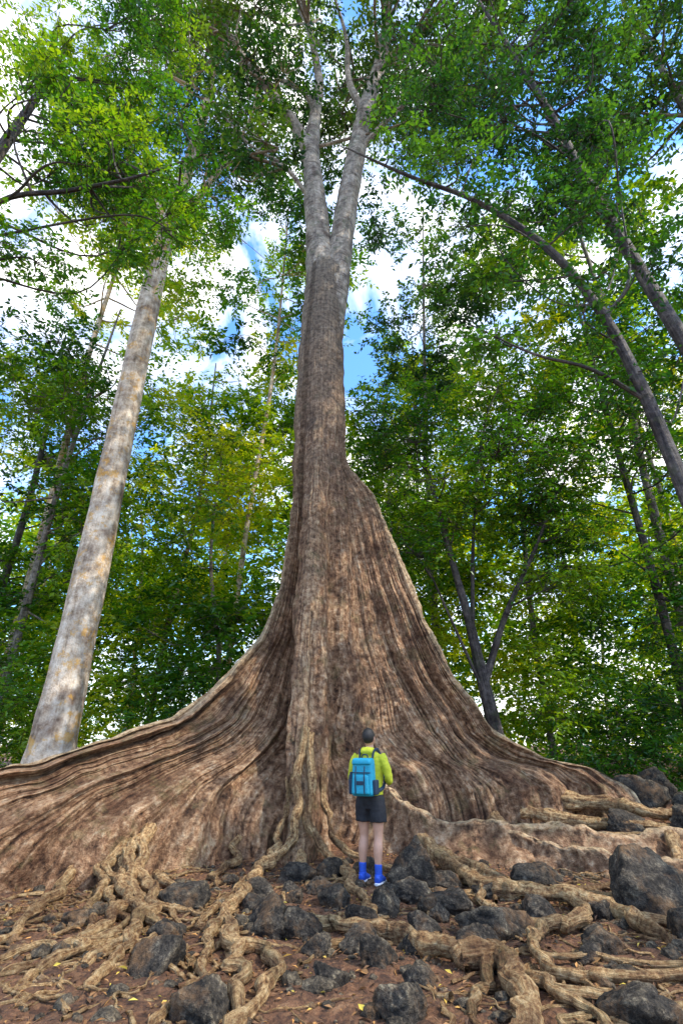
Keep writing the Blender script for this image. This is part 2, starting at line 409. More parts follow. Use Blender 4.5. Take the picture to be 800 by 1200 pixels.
def root(g, pts, r0, r1, sides=14, amp=.36, squash=1.0, wig=.12):
    P = []
    for p in pts:
        P.append((p[0], p[1], gh(p[0], p[1]) + (p[2] if len(p) > 2 else .03)))
    n = len(P); R = [r0 + (r1 - r0) * (i / (n - 1)) ** .7 for i in range(n)]
    D = catmull(np.column_stack([P, R]), 8)
    ox = random.uniform(0, 50)
    for i in range(len(D)):
        fi = min(1, i / 6)
        q = i * .16
        D[i, 0] += (wig * nz(q * 1.1, ox, 11) + wig * .5 * nz(q * 3, ox, 12)) * fi
        D[i, 1] += wig * nz(q * 1.1, ox, 31) * fi
        D[i, 2] += .025 * nz(q * 1.7, ox, 21) * fi
        D[i, 3] *= 1 + .38 * nz(q * 1.5, ox, 15) + .25 * nz(q * 4, ox, 16)
    D[-1, 3] = .004; D[-1, 2] -= .03
    g.tube(D[:, :3], D[:, 3], sides, 2, amp, 7.0, squash, ribs=.9)
def split_root(g, pts, r0, r1, k=3):
    for q in range(k):
        P = []
        for i, p in enumerate(pts):
            f = i / (len(pts) - 1); s = (.25 + 1.8 * f) * r0
            P.append((p[0] + s * math.cos(q * 2.1 + f * 1.5), p[1] + s * math.sin(q * 2.1 + f * 1.5) * .8, p[2] if len(p) > 2 else .02))
        root(g, P, r0 * .58, r1 * .7, 12)
g = Geo()
root(g, [(-.62, 9.35, 1.8), (-.64, 9.0, 1.1), (-.68, 8.75, .55), (-.8, 8.5, .2), (-1.05, 8.2, .08), (-1.1, 7.4, .07), (-1.05, 6.76, .07), (-1.1, 5.9, .07), (-.93, 5.3, .07), (-.62, 5.1, .06), (-.5, 4.5, .04), (-.62, 3.9, 0)], .075, .045)
root(g, [(-.78, 9.5, 1.5), (-.85, 9.1, .8), (-.92, 8.75, .3), (-1.0, 8.3, .1), (-1.05, 7.9, .06), (-1.2, 7.1, .05), (-1.15, 6.3, .05), (-1.0, 5.8, .04), (-1.05, 5.2, .02)], .06, .03)
root(g, [(-1.1, 6.0, .05), (-1.2, 5.5, .05), (-1.05, 5.0, .04), (-1.02, 4.4, .03), (-1.15, 3.9, 0)], .055, .022)
root(g, [(-.95, 5.35, .05), (-.78, 4.9, .05), (-.72, 4.55, .05), (-.64, 4.0, .02), (-.6, 3.6, 0)], .06, .03)
root(g, [(-1.1, 6.9, .06), (-1.3, 6.4, .04), (-1.25, 5.8, .04), (-.95, 5.6, .03)], .045, .025)
root(g, [(-.52, 9.3, 1.7), (-.48, 8.95, 1.0), (-.42, 8.7, .45), (-.2, 8.4, .14), (.0, 8.1, .08), (.10, 7.7, .07), (.14, 7.2, .06), (.26, 6.5, .04), (.3, 6.1, 0)], .07, .04)
root(g, [(-.3, 9.5, 1.2), (-.22, 9.15, .6), (-.05, 8.8, .25), (.3, 8.5, .1), (.6, 8.2, .05), (1.0, 8.0, .03)], .06, .03)
root(g, [(-.5, 9.0, .4), (-.58, 8.7, .15), (-.5, 8.3, .05), (-.55, 7.9, .03), (-.35, 7.4, .02)], .08, .03)
root(g, [(-1.5, 9.3, .5), (-1.55, 8.9, .2), (-1.5, 8.4, .08), (-1.65, 7.9, .05), (-1.5, 7.3, .03)], .07, .03)
root(g, [(-.3, 6.1, .02), (-.24, 5.85, .06), (.15, 5.65, .07), (.5, 5.45, .08), (.72, 5.05, .08), (.95, 4.85, .08), (1.17, 5.0, .09), (1.22, 4.55, .09), (1.08, 4.0, .05), (1.0, 3.5, 0)], .05, .075)
root(g, [(1.17, 5.0, .07), (1.0, 4.6, .04), (.85, 4.3, .03), (.8, 3.8, 0)], .055, .022)
root(g, [(1.2, 8.7, .25), (1.45, 7.9, .1), (1.6, 7.0, .09), (2.0, 6.65, .09), (2.4, 6.5, .1), (2.7, 6.05, .08), (2.72, 5.5, .06), (2.62, 5.1, 0)], .12, .045)
root(g, [(1.35, 8.6, .2), (1.7, 8.0, .08), (1.9, 7.3, .07), (2.3, 6.9, .06), (2.9, 6.8, .05), (3.4, 6.5, .02)], .085, .035)
root(g, [(2.42, 6.5, .08), (2.3, 5.95, .08), (2.0, 5.65, .09), (1.68, 5.4, .09), (1.47, 5.0, .08), (1.52, 4.68, .06), (1.85, 4.52, .05), (2.4, 4.42, .04), (3.2, 4.4, 0)], .07, .03)
root(g, [(1.6, 7.1, .08), (1.45, 6.5, .05), (1.6, 6.1, .04), (2.0, 5.9, .02)], .055, .025)
root(g, [(1.5, 5.0, .05), (1.9, 4.9, .05), (2.5, 4.75, .04), (3.3, 4.85, .03)], .03, .018)
root(g, [(1.3, 4.5, .05), (1.6, 4.25, .04), (2.2, 4.1, .04), (3.0, 4.1, .0)], .035, .02)
root(g, [(2.7, 6.0, .06), (3.1, 5.8, .05), (3.6, 5.9, .04), (4.2, 5.7, .0)], .05, .025)
root(g, [(1.25, 4.7, .05), (1.42, 4.3, .05), (1.5, 3.9, .03), (1.6, 3.5, 0)], .045, .03)
split_root(g, [(-2.6, 8.0, .5), (-2.55, 7.5, .34), (-2.42, 7.05, .18), (-2.1, 6.5, .1), (-1.95, 6.0, .08), (-1.9, 5.5, .06), (-1.9, 5.1, .04), (-2.0, 4.65, .0)], .14, .05)
root(g, [(-1.95, 6.1, .08), (-1.7, 5.7, .05), (-1.62, 5.3, .04), (-1.72, 4.8, .0)], .055, .02)
split_root(g, [(-2.8, 7.9, .42), (-2.8, 7.3, .24), (-2.6, 6.8, .12), (-2.42, 6.3, .06), (-2.1, 5.7, .05), (-2.05, 5.2, .03), (-2.3, 4.8, .0)], .1, .035, 2)
root(g, [(-1.9, 5.5, .05), (-2.2, 5.2, .05), (-2.5, 5.1, .04), (-2.7, 4.8, .0)], .045, .02)
root(g, [(-3.2, 7.9, .3), (-3.3, 7.3, .12), (-3.1, 6.7, .07), (-2.95, 6.1, .06), (-2.9, 5.4, .04), (-3.1, 4.9, .0)], .08, .03)
root(g, [(-2.1, 6.5, .08), (-1.8, 6.3, .05), (-1.5, 6.2, .04), (-1.2, 6.1, .02)], .045, .022)
root(g, [(-2.2, 7.3, .12), (-1.9, 6.9, .06), (-1.75, 6.4, .05), (-1.5, 5.9, .02)], .055, .022)
root(g, [(3.6, 10.7, .35), (4.6, 10.2, .28), (5.2, 9.8, .18), (5.9, 9.7, .1), (6.9, 9.3, .05)], .15, .06, 14, .35)
root(g, [(3.2, 10.4, .3), (4.0, 9.9, .15), (4.8, 9.5, .1), (6.0, 9.2, .05)], .12, .05, 14, .35)
root(g, [(2.6, 10.1, .3), (2.9, 9.7, .15), (3.5, 9.4, .1), (4.4, 9.2, .08), (5.4, 9.0, .03)], .1, .04)
root(g, [(4.6, 8.3, .3), (4.3, 7.7, .12), (3.8, 7.4, .06), (3.3, 7.3, .03), (2.7, 7.1, .0)], .09, .03)
for k in range(240):
    x = random.uniform(-3.6, 3.6); y = random.uniform(3.7, 8.2); a = random.uniform(0, 2 * math.pi)
    pts = []
    for q in range(6):
        pts.append((x, y, random.uniform(-.005, .03))); a += random.uniform(-.8, .8)
        x += .22 * math.cos(a); y += .22 * math.sin(a)
        if y < 3.3: break
    if len(pts) > 2: root(g, pts, random.uniform(.008, .03), .005, 6, .2, wig=.07)
g.build('surface_roots', [M_ROOT], fig)

def ridge_root(name, path, tops, wtop, wbase, nsec=44):
    P = catmull(np.column_stack([path, tops, wtop, wbase]), 22)
    T = unit(np.gradient(P[:, :2], axis=0)); N = np.column_stack([T[:, 1], -T[:, 0]])
    prof = np.linspace(-1, 1, nsec)
    V = np.zeros((len(P), nsec, 3)); U = np.zeros((len(P), nsec, 2)); W = np.zeros((len(P), nsec)); L = 0
    for i in range(len(P)):
        if i: L += np.linalg.norm(P[i, :2] - P[i - 1, :2])
        x0, y0, top, wt, wb = P[i]
        base = gh(x0, y0) - .12
        wb = wb * (1 + .8 * nz(L * 1.3, 0, 77))
        for j, q in enumerate(prof):
            aq = abs(q)
            if aq < .4:
                a = aq / .4 * math.pi / 2; off = wt * math.sin(a); h = top - wt * .8 * (1 - math.cos(a))
            else:
                t = (aq - .4) / .6; off = wt + (wb - wt) * t ** 1.7; h = (top - wt * .8) * (1 - t) + base * t
            off *= np.sign(q)
            d = .08 * nz(L * 2.6, q * .8, 3) + .04 * nz(L * 6, q * 2, 6) + .03 * nz(L * 14, q * 6, 8)
            x = x0 + N[i, 0] * (off + d * np.sign(q)); y = y0 + N[i, 1] * (off + d * np.sign(q))
            V[i, j] = (x, y, h + (.10 * nz(L * 1.3, 0, 5) + .03 * nz(L * 5.5, 0, 5)) * (1 - aq) + d * .5)
            U[i, j] = (L * 3.2, aq * 1.2); W[i, j] = .6 * math.exp(-(aq / .3) ** 2)
    idx = np.arange(len(P) * nsec).reshape(len(P), nsec)
    F = np.stack([idx[:-1, :-1], idx[:-1, 1:], idx[1:, 1:], idx[1:, :-1]], -1).reshape(-1, 4)
    make_mesh(name, V.reshape(-1, 3), F, [M_FIG], uv=U.reshape(-1, 2), parent=fig, vattr=W.ravel())
ridge_root('low_buttress_root', [(.35, 10.35), (.8, 9.9), (1.35, 9.3), (2.5, 8.9), (3.7, 8.6), (4.8, 8.45), (6.2, 8.3), (8, 7.9)],
           [1.15, .9, .55, .50, .44, .44, .42, .2], [.08, .08, .08, .09, .1, .1, .1, .1], [.35, .45, .6, .75, .7, .7, .6, .4])
ridge_root('low_buttress_root_2', [(2.4, 8.95), (2.9, 8.4), (3.5, 7.9), (4.2, 7.6), (5.2, 7.5), (6.2, 7.3)],
           [.40, .3, .26, .24, .2, .1], [.07, .07, .07, .07, .07, .07], [.3, .3, .28, .26, .25, .2])

# ---------------------------------------------------------------- foliage
def leaves_from_twigs(S, D, Ln, per, leaf, wid, droop=.25, spread=.85, ctint=None):
    n = len(S)
    t = (np.arange(per)[None, :] + rng.uniform(.2, .8, (n, per))) / per
    t = .12 + .88 * t
    P = S[:, None, :] + D[:, None, :] * (Ln[:, None] * t)[:, :, None]
    P[:, :, 2] -= droop * (Ln[:, None] * t ** 2)
    side = np.where(np.arange(per) % 2 == 0, 1.0, -1.0)[None, :, None]
    perp = unit(np.cross(D, UP) + 1e-4)[:, None, :]
    ld = D[:, None, :] * .55 + perp * side * spread + rng.normal(0, .33, (n, per, 3)) + np.array([0, 0, -.22])
    ld = unit(ld)
    nm = unit(UP + rng.normal(0, .5, (n, per, 3)))
    wv = unit(np.cross(nm, ld)); nm = np.cross(ld, wv)
    l = leaf * rng.uniform(.6, 1.3, (n, per, 1)); w = l * wid
    b = P; tip = P + ld * l - nm * l * .08
    A = P + ld * l * .42 + wv * w * .5 + nm * l * .07
    B = P + ld * l * .42 - wv * w * .5 + nm * l * .07
    V = np.stack([b, A, tip, B], 2).reshape(-1, 3)
    k = np.arange(n * per) * 4
    F = np.concatenate([np.stack([k, k + 1, k + 2], 1), np.stack([k, k + 2, k + 3], 1)])
    tn = (np.clip(ctint, 0, 1)[:, None] * .66 + rng.uniform(0, .34, (n, per))).ravel()
    return V, F, np.concatenate([tn, tn])

def twig_prisms(S, D, Ln, r, droop=.25):
    n = len(S)
    a = unit(np.cross(D, np.array([.3, .2, 1.0]))); b = np.cross(D, a)
    Vs = []
    for t, rr in ((0, 1.0), (1.0, .25)):
        C = S + D * (Ln * t)[:, None]; C = C.copy(); C[:, 2] -= droop * Ln * t * t
        for q in range(3):
            th = q * 2.094
            Vs.append(C + (a * math.cos(th) + b * math.sin(th)) * (r * rr))
    V = np.stack(Vs, 1).reshape(-1, 3)
    k = np.arange(n)[:, None] * 6
    F = []
    for q in range(3):
        q2 = (q + 1) % 3
        F.append(k + np.array([[q, q2, 3 + q2]])); F.append(k + np.array([[q, 3 + q2, 3 + q]]))
    return V, np.vstack(F)

def foliage(name, centers, rad, twigs, per, leaf, wid, mat, parent=None, bark=None, droop=.25, flat=.55):
    centers = np.asarray(centers, float)
    ct = np.array([.52 + 1.2 * nz(c[0] * .3, c[1] * .3, c[2] * .3) for c in centers]) + rng.normal(0, .18, len(centers))
    C = np.repeat(centers, twigs, axis=0)
    ctw = np.repeat(ct, twigs)
    n = len(C)
    rr = np.repeat(np.broadcast_to(rad, (len(centers),)) * rng.uniform(.7, 1.3, len(centers)), twigs)
    o = unit(rng.normal(size=(n, 3))) * (rng.uniform(0, 1, (n, 1)) ** .5) * (rr * .55)[:, None]
    o[:, 2] *= flat
    D = unit(o * 1.2 / rr[:, None] + rng.normal(0, .45, (n, 3)) * np.array([1, 1, .45]))
    Ln = rr * rng.uniform(.5, 1.05, n)
    S = C + o * .8
    V, F, tn = leaves_from_twigs(S, D, Ln, per, leaf, wid, droop, ctint=ctw)
    mats = [mat]; mi = np.zeros(len(F), int)
    if bark is not None:
        V2, F2 = twig_prisms(S, D, Ln, .004 + leaf * .022, droop)
        F = np.vstack([F, F2 + len(V)]); V = np.vstack([V, V2])
        mats.append(bark); mi = np.concatenate([mi, np.ones(len(F2), int)]); tn = np.concatenate([tn, np.zeros(len(F2))])
    return make_mesh(name, V, F, mats, midx=mi, smooth=False, parent=parent, tint=tn)

def simple_bark(name, c):
    m, nt, out = newmat(name); p = nd(nt, 'ShaderNodeBsdfDiffuse')
    geo = nd(nt, 'ShaderNodeNewGeometry')
    r = ramp(nt, geo.outputs['Random Per Island'], [(0, tuple(x * .6 for x in c)), (1, tuple(x * 1.5 for x in c))])
    nt.links.new(r.outputs[0], p.inputs[0]); nt.links.new(p.outputs[0], out.inputs[0]); return m
M_TWIG = simple_bark('twig_bark', (.06, .042, .03))

def make_tree(name, trunk, tr, majors, R, nsub, leafp, bark, leafm, extra=(), sides=12, amp=.08, branch_r=.06, maj_from=.35, rsub=.75):
    e = empty(name)
    g = Geo(); g.tube(trunk, tr, sides, 6, amp)
    for (p, r) in extra: g.tube(p, r, 9, 5, amp)
    T = catmull(np.asarray(trunk, float), 8)
    for (p, r) in extra: T = np.vstack([T, catmull(np.asarray(p, float), 6)])
    subs = []
    for m in majors:
        m = np.asarray(m, float)
        d = np.linalg.norm(T - m, axis=1) + np.where(T[:, 2] > m[2] - .3, 6, 0) + np.where(T[:, 2] < T[:, 2].max() * maj_from, 8, 0)
        s = T[np.argmin(d)]
        mid = s * .45 + m * .55 + rng.normal(0, .14, 3) * np.linalg.norm(m - s) + np.array([0, 0, -.06 * np.linalg.norm(m - s)])
        g.tube([s, s * .75 + mid * .25 + np.array([0, 0, -.05]), mid, m], [branch_r, branch_r * .85, branch_r * .55, branch_r * .25], 7, 5, .1)
        k = max(3, int(nsub * rng.uniform(.6, 1.3)))
        o = unit(rng.normal(size=(k, 3))) * rng.uniform(.35, 1, (k, 1)) ** .6 * R * rng.uniform(.7, 1.2)
        o[:, 2] *= .55
        for q in o:
            c = m + q; subs.append(c)
            g.tube([mid * .3 + m * .7, m * .5 + c * .5 + rng.normal(0, .08, 3), c], [branch_r * .3, branch_r * .22, .008], 4, 3)
    g.build('trunk_and_branches', [bark], e)
    tw, per, leaf, wid = leafp
    foliage('leaves', np.array(subs), rsub, tw, per, leaf, wid, leafm, e, M_TWIG)
    return e

def cloud(n, c, ext):
    c = np.array(c); ext = np.array(ext)
    o = unit(rng.normal(size=(n, 3))) * rng.uniform(.15, 1, (n, 1)) ** .5
    return [tuple(c + q * ext) for q in o]

fm = cloud(62, (0, 11.5, 31.5), (12.5, 7, 5.5)) + [(-5.5, 10, 27.5), (4.9, 10.8, 26.8), (-3.6, 10.2, 25.4), (6.8, 11, 28), (-8, 10.5, 29), (2.6, 10.6, 24.6), (-4.3, 10.6, 22.6), (3.4, 10.4, 22.8), (-2.6, 10.3, 20.2)]
subs = []
g = Geo()
limbT = np.array([(-1.1, 11.5, 22), (-1, 11.6, 25), (-1.5, 11.4, 31), (.95, 11.5, 24.5), (1.6, 11.4, 27.5), (2.0, 11.2, 30.5), (-2.6, 11, 24.4), (-4.1, 10.7, 27), (-5.2, 10.5, 29.5), (3, 11, 24.6), (3, 11.6, 30), (.2, 11.2, 29.5), (-3, 12.3, 29), (-2.0, 11.1, 20.2)])
for m in fm:
    m = np.array(m); s = limbT[np.argmin(np.linalg.norm(limbT - m, axis=1) + np.where(limbT[:, 2] > m[2], 5, 0))]
    g.tube([s, s * .6 + m * .4 + rng.normal(0, .35, 3), s * .3 + m * .7 + rng.normal(0, .3, 3), m], [.075, .055, .04, .02], 6, 4)
    for q in range(12):
        o = unit(rng.normal(size=3)) * rng.uniform(.5, 2.7); o[2] *= .6
        subs.append(m + o); g.tube([m, m + o * .5 + rng.normal(0, .12, 3), m + o], [.022, .014, .006], 3, 2)
g.build('crown_twigs', [M_FIGUP], fig)
foliage('crown_leaves', np.array(subs), .95, 8, 6, .22, .5, M_LF_FIG, fig, M_TWIG)

make_tree('pale_bark_tree', [(-6.25, 12, -.2), (-6.22, 12, 1.2), (-6.2, 12, 3.5), (-6.2, 12, 8), (-6.22, 12, 13), (-6.2, 12, 17), (-6.0, 12, 20), (-5.7, 12, 24.5), (-5.6, 12, 29)],
          [.64, .50, .43, .38, .345, .32, .25, .2, .08],
          cloud(26, (-6.6, 12, 25), (5.8, 3, 5.6)) + [(-4.6, 11.2, 18.8), (-7.6, 11.5, 18), (-5.0, 10.8, 20.5)], 1.7, 8, (8, 7, .18, .45), M_PALE, M_LF_MID, sides=24, amp=.07,
          extra=[([(-6.15, 12, 17.2), (-5.4, 11.8, 19), (-4.2, 11.5, 21.5), (-3.4, 11.3, 24)], [.16, .13, .09, .04]), ([(-6.2, 12, 18), (-7, 12, 20.5), (-8.4, 12, 23)], [.15, .11, .05])], maj_from=.55)

make_tree('added_shade_tree', [(-9.4, 7.6, -.2), (-9.3, 7.6, 4), (-9.2, 7.5, 8), (-8.9, 7.4, 11), (-8.2, 7.3, 14), (-7.6, 7.2, 17.5)], [.32, .27, .23, .2, .14, .06],
          cloud(20, (-5.4, 7.4, 14.2), (3.6, 1.6, 3.2)) + cloud(8, (-6.8, 7.6, 18.8), (3, 1.4, 2.4)) + [(-7.2, 7.2, 11.2), (-6.4, 7.6, 10.9), (-3.2, 7.2, 12.6), (-4.4, 7.3, 11.4)], 1.1, 9, (8, 9, .13, .46), M_DARKB, M_LF_MID,
          extra=[([(-9.1, 7.5, 10), (-7.6, 7.2, 12.3), (-6, 7.1, 12.6), (-4.6, 7, 12.9), (-3.4, 7, 13.6)], [.08, .06, .05, .035, .02])], branch_r=.035, rsub=.55)

make_tree('leaning_tree', [(6.5, 8, -.2), (6.3, 8, 3), (6.1, 8, 5.7), (5.9, 8, 8.0), (5.5, 8, 10.1), (4.7, 8, 12), (3.3, 8, 13.6), (1.7, 8, 14.6), (.1, 8, 15.8)], [.17, .15, .135, .12, .105, .085, .06, .045, .018],
          [(4.2, 7.8, 13.5), (2.8, 7.6, 14.6), (5.6, 7.8, 12.6), (1.4, 7.8, 15.4), (6.2, 7.4, 10.6), (4.9, 7.6, 9.6), (3.9, 8.3, 11.4), (6.6, 7.8, 13.6), (5.2, 8.4, 14.6), (3.3, 8.2, 9.4), (2.6, 7.8, 12.4), (5.9, 8.4, 8.4), (4.4, 7.8, 16.4), (6.4, 8, 16)], 1.0, 8, (7, 7, .155, .5), M_DARKB, M_LF_DRK, branch_r=.03, rsub=.55,
          extra=[([(5.95, 8, 7.6), (5.0, 8, 8.4), (3.9, 8, 8.8), (2.7, 8, 9.6)], [.05, .04, .028, .013]), ([(5.6, 8, 9.8), (6.4, 8, 11), (6.8, 8, 13.5)], [.05, .035, .02])])
make_tree('leaning_tree', [(9.3, 9, -.2), (8.8, 9, 5), (7.95, 9, 10.1), (7.45, 9, 12.9), (6.84, 9, 16.5), (6.27, 9, 20.4), (5.07, 9, 26.7)], [.24, .2, .17, .155, .14, .11, .05],
          cloud(24, (5.8, 8.8, 20.5), (3.8, 1.8, 6)) + [(7.4, 8.6, 16), (6.2, 8.4, 14.6), (8.0, 9, 18), (3.4, 8.8, 24), (2.6, 8.8, 21), (7.6, 8.8, 24), (6.8, 8.6, 27), (8.6, 9, 21.5)], 1.5, 8, (7, 7, .17, .5), M_DARKB, M_LF_DRK, branch_r=.045, rsub=.7)

make_tree('understory_tree', [(4.1, 14, 0), (3.95, 14, 1.6), (3.75, 14, 3.0), (3.55, 14, 4.6), (3.15, 14, 6.9), (2.7, 14, 9.8), (2.5, 14, 12)], [.26, .2, .17, .13, .09, .06, .03],
          cloud(26, (4.0, 13.6, 9.4), (4.4, 1.8, 3.4)) + [(1.4, 13, 8.2), (6.2, 13.4, 6.2), (5.6, 13.2, 5.4), (1.6, 13.2, 10.6), (1.9, 13, 6.4)], 1.4, 12, (8, 9, .145, .45), M_DARKB, M_LF_MID, branch_r=.04, rsub=.75,
          extra=[([(3.75, 14, 3.0), (4.5, 13.8, 4.8), (5.5, 13.6, 6.6), (6.4, 13.4, 8.4)], [.11, .08, .055, .03]), ([(3.6, 14, 4.4), (3.9, 14, 7), (4.4, 14, 10)], [.07, .05, .02]),
                 ([(3.8, 14, 2.6), (3.0, 13.7, 4.6), (2.3, 13.5, 6.4)], [.05, .035, .02])])

def bg_tree(name, x, y, h, bark, leafm, r=.2, n=16, leaf=.24, spread=3.2, low=.45):
    lean = rng.uniform(-.06, .06) * h
    tr = [(x, y, -.3), (x + lean * .2 + rng.uniform(-.3, .3), y, h * .3), (x + lean * .5 + rng.uniform(-.5, .5), y, h * .6), (x + lean, y, h)]
    make_tree(name, tr, [r, r * .8, r * .6, r * .2], cloud(n, (x + lean * .7, y, h * (low + 1) / 2 + .5), (spread, spread * .8, h * (1 - low) / 2)),
              1.7, 9, (7, 8, leaf, .48), bark, leafm, branch_r=r * .25, rsub=.95, maj_from=.3, sides=9)
bg_tree('added_shade_tree', -9.8, 15.5, 18, M_GREYB, M_LF_MID, .15, 30, .20, 3.6, .12)
bg_tree('added_shade_tree', -4.0, 17, 13, M_GREYB, M_LF_LIT, .10, 22, .20, 3.0, .15)
bg_tree('added_shade_tree', -13, 19, 20, M_DARKB, M_LF_LIT, .2, 28, .25, 4.0, .12)
bg_tree('added_shade_tree', -7.5, 21, 20, M_GREYB, M_LF_LIT, .14, 28, .25, 3.9, .15)
bg_tree('added_shade_tree', 1.5, 19, 16, M_GREYB, M_LF_LIT, .12, 24, .24, 3.5, .15)
bg_tree('added_shade_tree', 9.5, 15, 19, M_DARKB, M_LF_MID, .16, 30, .2, 4.0, .12)
bg_tree('added_shade_tree', 6.8, 18, 20, M_GREYB, M_LF_LIT, .12, 28, .25, 3.7, .12)
bg_tree('added_shade_tree', 14, 20, 21, M_GREYB, M_LF_LIT, .17, 24, .27, 4.2, .12)
bg_tree('added_shade_tree', -1.5, 24, 24, M_GREYB, M_LF_LIT, .15, 22, .3, 4.6, .3)
bg_tree('added_shade_tree', -16, 14, 18, M_DARKB, M_LF_MID, .22, 18, .25, 3.8, .2)
bg_tree('added_shade_tree', 15.5, 13, 19, M_DARKB, M_LF_MID, .22, 18, .25, 3.8, .2)
bg_tree('added_shade_tree', 4.5, 25, 25, M_GREYB, M_LF_LIT, .15, 22, .3, 4.4, .3)
bg_tree('emergent_tree', -11.5, 18, 31, M_PALE, M_LF_LIT, .2, 24, .27, 5, .55)
bg_tree('emergent_tree', 11.5, 17, 31, M_GREYB, M_LF_MID, .2, 24, .27, 5, .5)
bg_tree('emergent_tree', 3.8, 20, 31, M_GREYB, M_LF_FIG, .14, 20, .27, 4.8, .55)
bg_tree('emergent_tree', -4.5, 20, 32, M_PALE, M_LF_MID, .14, 20, .27, 4.8, .55)
bg_tree('emergent_tree', 12.8, 10.5, 32, M_GREYB, M_LF_FIG, .26, 18, .22, 4.0, .6)
bg_tree('added_shade_tree', 14.0, 2.0, 21, M_GREYB, M_LF_MID, .28, 4, .3, 4.8, .5)  # unseen tree, added on the sun side to dapple the light
bg_tree('added_shade_tree', 16, 7.5, 18, M_GREYB, M_LF_MID, .26, 4, .3, 4.0, .5)  # second out-of-frame tree added to break up the sunlight

cs = []
for k in range(1750):
    y = rng.uniform(14.5, 27); x = rng.uniform(-1, 1) * (y * .85 + 2)
    top = 5.6 + 2.8 * nz(x * .22, y * .22, 50) + (y - 14) * .4
    z = gh(x, y) + rng.uniform(0, 1) ** .8 * max(1, top)
    if abs(x - 4) < 1.2 and y < 15: continue
    cs.append((x, y, z))
cs = np.array(cs)
half = rng.uniform(size=len(cs)) < .35
foliage('understory_foliage', cs[half], .85, 7, 8, .20, .46, M_LF_MID, None, None)
foliage('understory_foliage', cs[~half], .85, 7, 8, .18, .5, M_LF_LIT, None, None)
cs = []
for k in range(600):
    sd = rng.uniform() < .5
    x = rng.uniform(-11, -3.2) if sd else rng.uniform(3.2, 11.5); y = rng.uniform(12.3, 15.5)
    if sd and abs(x + 6.2) < .9: continue
    if (not sd) and abs(x - 4) < .8: continue
    cs.append((x, y, gh(x, y) + rng.uniform(0, 1) * (2.9 + 1.8 * nz(x * .5, y * .5, 60))))
foliage('understory_foliage', np.array(cs), .6, 8, 8, .14, .46, M_LF_MID, None, M_TWIG)
cs = []
for k in range(1500):
    y = rng.uniform(27, 40); x = rng.uniform(-1, 1) * y * .95
    top = 18 + 8 * nz(x * .1, y * .1, 70)
    cs.append((x, y, rng.uniform(0, 1) ** .9 * top))
foliage('distant_forest', np.array(cs), 1.8, 7, 7, .5, .5, M_LF_LIT, None, None)
g = Geo()
for k in range(11):
    y = rng.uniform(20, 34); x = rng.uniform(-1, 1) * y * .75; h = rng.uniform(12, 18); l = rng.uniform(-2.5, 2.5)
    g.tube([(x, y, 0), (x + l * .2, y, h * .35), (x + l * .6 + rng.uniform(-.4, .4), y, h * .7), (x + l, y, h)], [rng.uniform(.08, .2), .11, .08, .03], 8, 4, .08)
g.build('distant_tree_trunks', [M_PALE])
for pts in ([(7.3, 9, 13.6), (6.2, 8.6, 11.2), (5.0, 8.4, 10.6), (3.9, 8.2, 11.6), (3.3, 8, 13.5)], [(6.9, 9, 16.4), (5.6, 8.8, 14.2), (4.4, 8.6, 13.9), (3.0, 8.6, 15.6), (2.2, 9.5, 19)],
            [(8.0, 9, 9.8), (7.1, 8.8, 8.0), (6.6, 8.6, 7.6), (6.0, 8.2, 8.4)]):
    g = Geo(); g.tube(pts, [.022, .018, .016, .016, .014][:len(pts)], 6, 8, .3, 4); g.build('liana', [M_DARKB])

# ---------------------------------------------------------------- boulders
def boulder(x, y, sx, sy, sz, seed, sink=.38):
    r = np.random.default_rng(seed)
    bm = bmesh.new(); bmesh.ops.create_icosphere(bm, subdivisions=5, radius=1)
    pn = unit(r.normal(size=(13, 3))); pd = r.uniform(.62, .98, 13)
    rot = r.uniform(0, 6.28)
    for v in bm.verts:
        d = np.array(v.co); dd = pn @ d
        rad = 1 / (np.sum(np.where(dd > .05, (dd / pd), 0) ** 26) + 1e-6) ** (1 / 26)
        rad = min(rad, 1.3)
        rad *= 1 + .12 * nz(d[0] * 2 + seed, d[1] * 2, d[2] * 2) + .08 * nz(d[0] * 5 + seed, d[1] * 5, d[2] * 5) + .04 * nz(d[0] * 13 + seed, d[1] * 13, d[2] * 13)
        p = d * rad
        c, s = math.cos(rot), math.sin(rot)
        v.co = Vector(((p[0] * c - p[1] * s) * sx, (p[0] * s + p[1] * c) * sy, p[2] * sz))
    me = bpy.data.meshes.new('boulder'); bm.to_mesh(me); bm.free()
    for p in me.polygons: p.use_smooth = True
    me.materials.append(M_ROCK)
    o = bpy.data.objects.new('boulder', me); link(o)
    o.location = (x, y, gh(x, y) + sz * (1 - sink * 2)); return o
